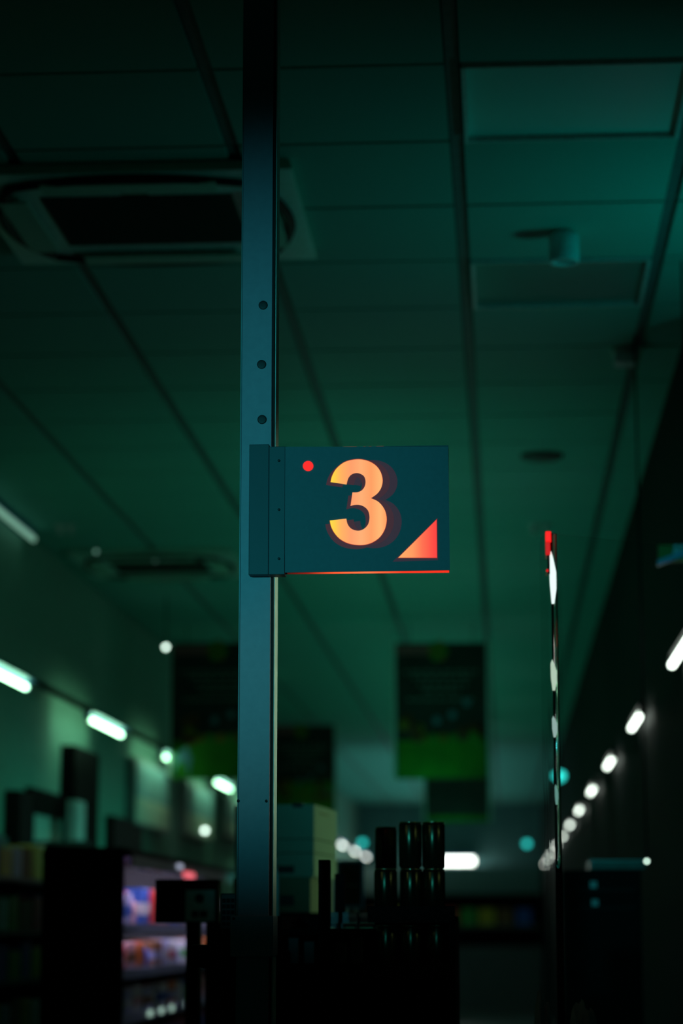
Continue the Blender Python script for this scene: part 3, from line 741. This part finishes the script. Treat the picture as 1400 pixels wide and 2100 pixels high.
# red glow at the top of the screen edge, put in as glowing blocks
a, c = onY(1117.5, 1093, YA-.012), onY(1130, 1140, YA-.012)
lt = thing('red_edge_glow', 'small red glow put in at the top of the clear screen edge', 'red glow', ((a.x+c.x)/2, YA-.030, c.z))
hx = (c.x-a.x)/2
M_ri = mat('red_edge_glow', (.3, .01, .01), .4, emis=(1, .012, .010), strength=1.0); M_ri2 = mat('red_edge_glow_low', (.3, .01, .01), .4, emis=(.55, .006, .006), strength=1.0)
MB().box(-hx, hx, -.006, .012, (a.z-c.z)*.55, a.z-c.z, bev=.002).build('upper_glow', M_ri, lt)
MB().box(-hx, hx-.002, -.005, .012, 0, (a.z-c.z)*.548, bev=.002).build('lower_glow', M_ri2, lt)
q = onY(1122, 1170, YA-.03)
MB().lathe([(.003, .004), (.003, -.002), (.001, -.003)], (q.x-lt.location.x, 0, q.z-c.z), 'Y', 14).build('red_glow_dot', M_ri2, lt)
MB().box(-.0025, .0025, .006, .012, q.z-c.z-.006, -.0002).build('added_clip', M_black, lt)
# long pane going right and back
dirp = Vector((math.cos(math.radians(37)), math.sin(math.radians(37)), 0)); L = .75
e = MB()
n_ = Vector((-dirp.y, dirp.x, 0))*.002
def quadbox(e, p, d, L, nn, z0, z1):
    vs_ = []
    for z in (z0, z1):
        for s_, w_2 in ((0, -1), (L, -1), (L, 1), (0, 1)): vs_.append(e.bm.verts.new(p+d*s_+nn*w_2+Vector((0, 0, z))))
    for idx in ((0, 1, 2, 3), (7, 6, 5, 4), (0, 4, 5, 1), (1, 5, 6, 2), (2, 6, 7, 3), (3, 7, 4, 0)): e.bm.faces.new([vs_[i] for i in idx])
quadbox(e, dirp*.0085, dirp, L, n_, 1.02, htop)
e.build('pane', M_ac, t)
# short return on left with rounded top corner
e = MB(); pts = [(-.012, 1.02), (-.012, htop-.002), (-.018, htop-.003), (-.026, htop-.010), (-.030, htop-.02), (-.030, 1.02)]
e.prism(pts, -.002, .002); e.build('side_return', M_ac, t)
o = MB().box(tp0.x-.02, tp0.x+.9, YA-.25, YA+.75, 0, 1.015, bev=.01).build('checkout_counter', M_black); tag(o, 'black counter carrying the clear screen, low at the right', 'counter')

# ------------------------------------------------------------------ right side: dark gondola etc.
a, c = onY(1152, 1772, 8.2), onY(1312, 1772, 8.2)
t = thing('shelf_unit', 'black shelf unit behind the clear screen with a thin bright line on top', 'shelving', (a.x, 8.2, 0))
W = c.x-a.x
MB().box(0, W, 0, .30, 0, a.z-.02, bev=.004).build('body', M_black, t)
q0, q1 = onY(1208, 1764, 8.2), onY(1320, 1764, 8.2)
MB().box(q0.x-a.x, q1.x-a.x, -.02, .30, a.z-.018, a.z+.010).build('top_tray', mat('top_tray', (.10, .16, .13), .25), t)
MB().box(q0.x-a.x, q1.x-a.x, -.024, -.0202, q0.z-.004, q0.z).build('bright_trim', mat('bright_trim', (.5, .6, .55), .2, metal=.8), t)
for i, (x, y) in enumerate(((1215, 1815), (1218, 1852))):
    q = onY(x, y, 8.2)
    MB().box(0.02, W-.02, -.012, 0, q.z-.022, q.z-.012).build('shelf_edge', M_black2, t)
    MB().box(q.x-a.x-.010, q.x-a.x+.012, -.014, -.012, q.z-.010, q.z+.012).build('price_tag', mat('price_tag', (.5, .62, .60), .4), t)
bulb(1325, 1766, 8.6, .006, M_spotw, 'tiny white lamp at the end of the thin bright line, lower right')
# small hanging aisle sign at right edge
a, c = onY(1349, 1118, 7.6), onY(1405, 1160, 7.6)
t = thing('aisle_sign', 'small green sign with a blue edge and pale letter strokes at the right border', 'sign', (a.x, 7.6, c.z), 0)
H = a.z-c.z
MB().box(0, .12, 0, .02, .015, H).build('board', mat('sign_green', (.03, .22, .02), .5), t)
e = MB(); e.prism([(-.004, 0), (.12, .045), (.12, .065), (-.004, .018)], -.006, .022); e.build('blue_edge', mat('sign_blue', (.10, .45, .70), .4), t)
e = MB(); e.prism([(.044, .03), (.056, .035), (.064, H), (.052, H)], -.003, 0); e.prism([(.064, .04), (.074, .045), (.084, H), (.072, H)], -.003, 0); e.prism([(.052, .040), (.078, .050), (.078, .056), (.052, .046)], -.004, -.0031)
e.build('letter_strokes', mat('sign_letter', (.45, .70, .80), .4), t)
MB().tube([(.10, .01, H), (.10, .01, CEIL-c.z-.001)], .004, 6).build('cord', M_black, t)
# grey bags low right
for i, (x0, y0, x1, y1, lb) in enumerate(((1082, 2058, 1138, 2100, 'crumpled grey bag low left of the screen edge'), (1158, 2056, 1230, 2100, 'crumpled grey bag low right of the screen edge'))):
    a, c = onY(x0, y0, 4.90+.08*i), onY(x1, y1, 4.90+.08*i)
    bm = bmesh.new(); bmesh.ops.create_icosphere(bm, subdivisions=4, radius=1)
    from mathutils import noise
    wz = (a.z-1.016)
    for v in bm.verts:
        n2 = noise.noise(v.co*2.3+Vector((i*7, 0, 0)))*.35+noise.noise(v.co*6)*.12
        v.co = v.co*(1+n2); v.co = Vector((v.co.x*(c.x-a.x)*.5, v.co.y*.03, max(v.co.z, -.8)*wz*.55+wz*.44))
    me = bpy.data.meshes.new('paper_bag'); bm.to_mesh(me); bm.free(); me.materials.append(mat('bag_grey', (.35, .48, .48), .55))
    o = bpy.data.objects.new('crumpled_bag', me); COL.objects.link(o); o.location = ((a.x+c.x)/2, a.y, 1.0165); tag(o, lb, 'bag')
# glass jar
q = onY(896, 2060, 4.72)
# far chiller
t = thing('wall_chiller', 'long grey wall chiller across the far end of the hall', 'chiller', (-2.6, 42.3, 0))
MB().box(0, 3.25, .0, .85, 2.02, 2.5).build('canopy', mat('chiller_canopy', (.20, .30, .28), .5), t)
MB().box(0, 3.25, .5, .85, 0, 2.02).build('back', M_black, t)
MB().box(0, 3.25, -.05, .5, 0, 1.1).build('base', M_shelf, t)
MB().box(0, 3.25, .0, .5, 1.42, 1.47).build('shelf', M_shelf, t)
for i in range(9):
    cn = ['brown', 'yellow', 'green', 'brown', 'red', 'green', 'yellow', 'brown', 'blue'][i]
    box_item('product_pack', .28, .2, .30, GC[cn], '%s pack in the far chiller, %s from the left' % (cn, ORD[i]), 'pack', (-2.3+i*.33, 42.55, 1.4705), 'packs in the far chiller', None)
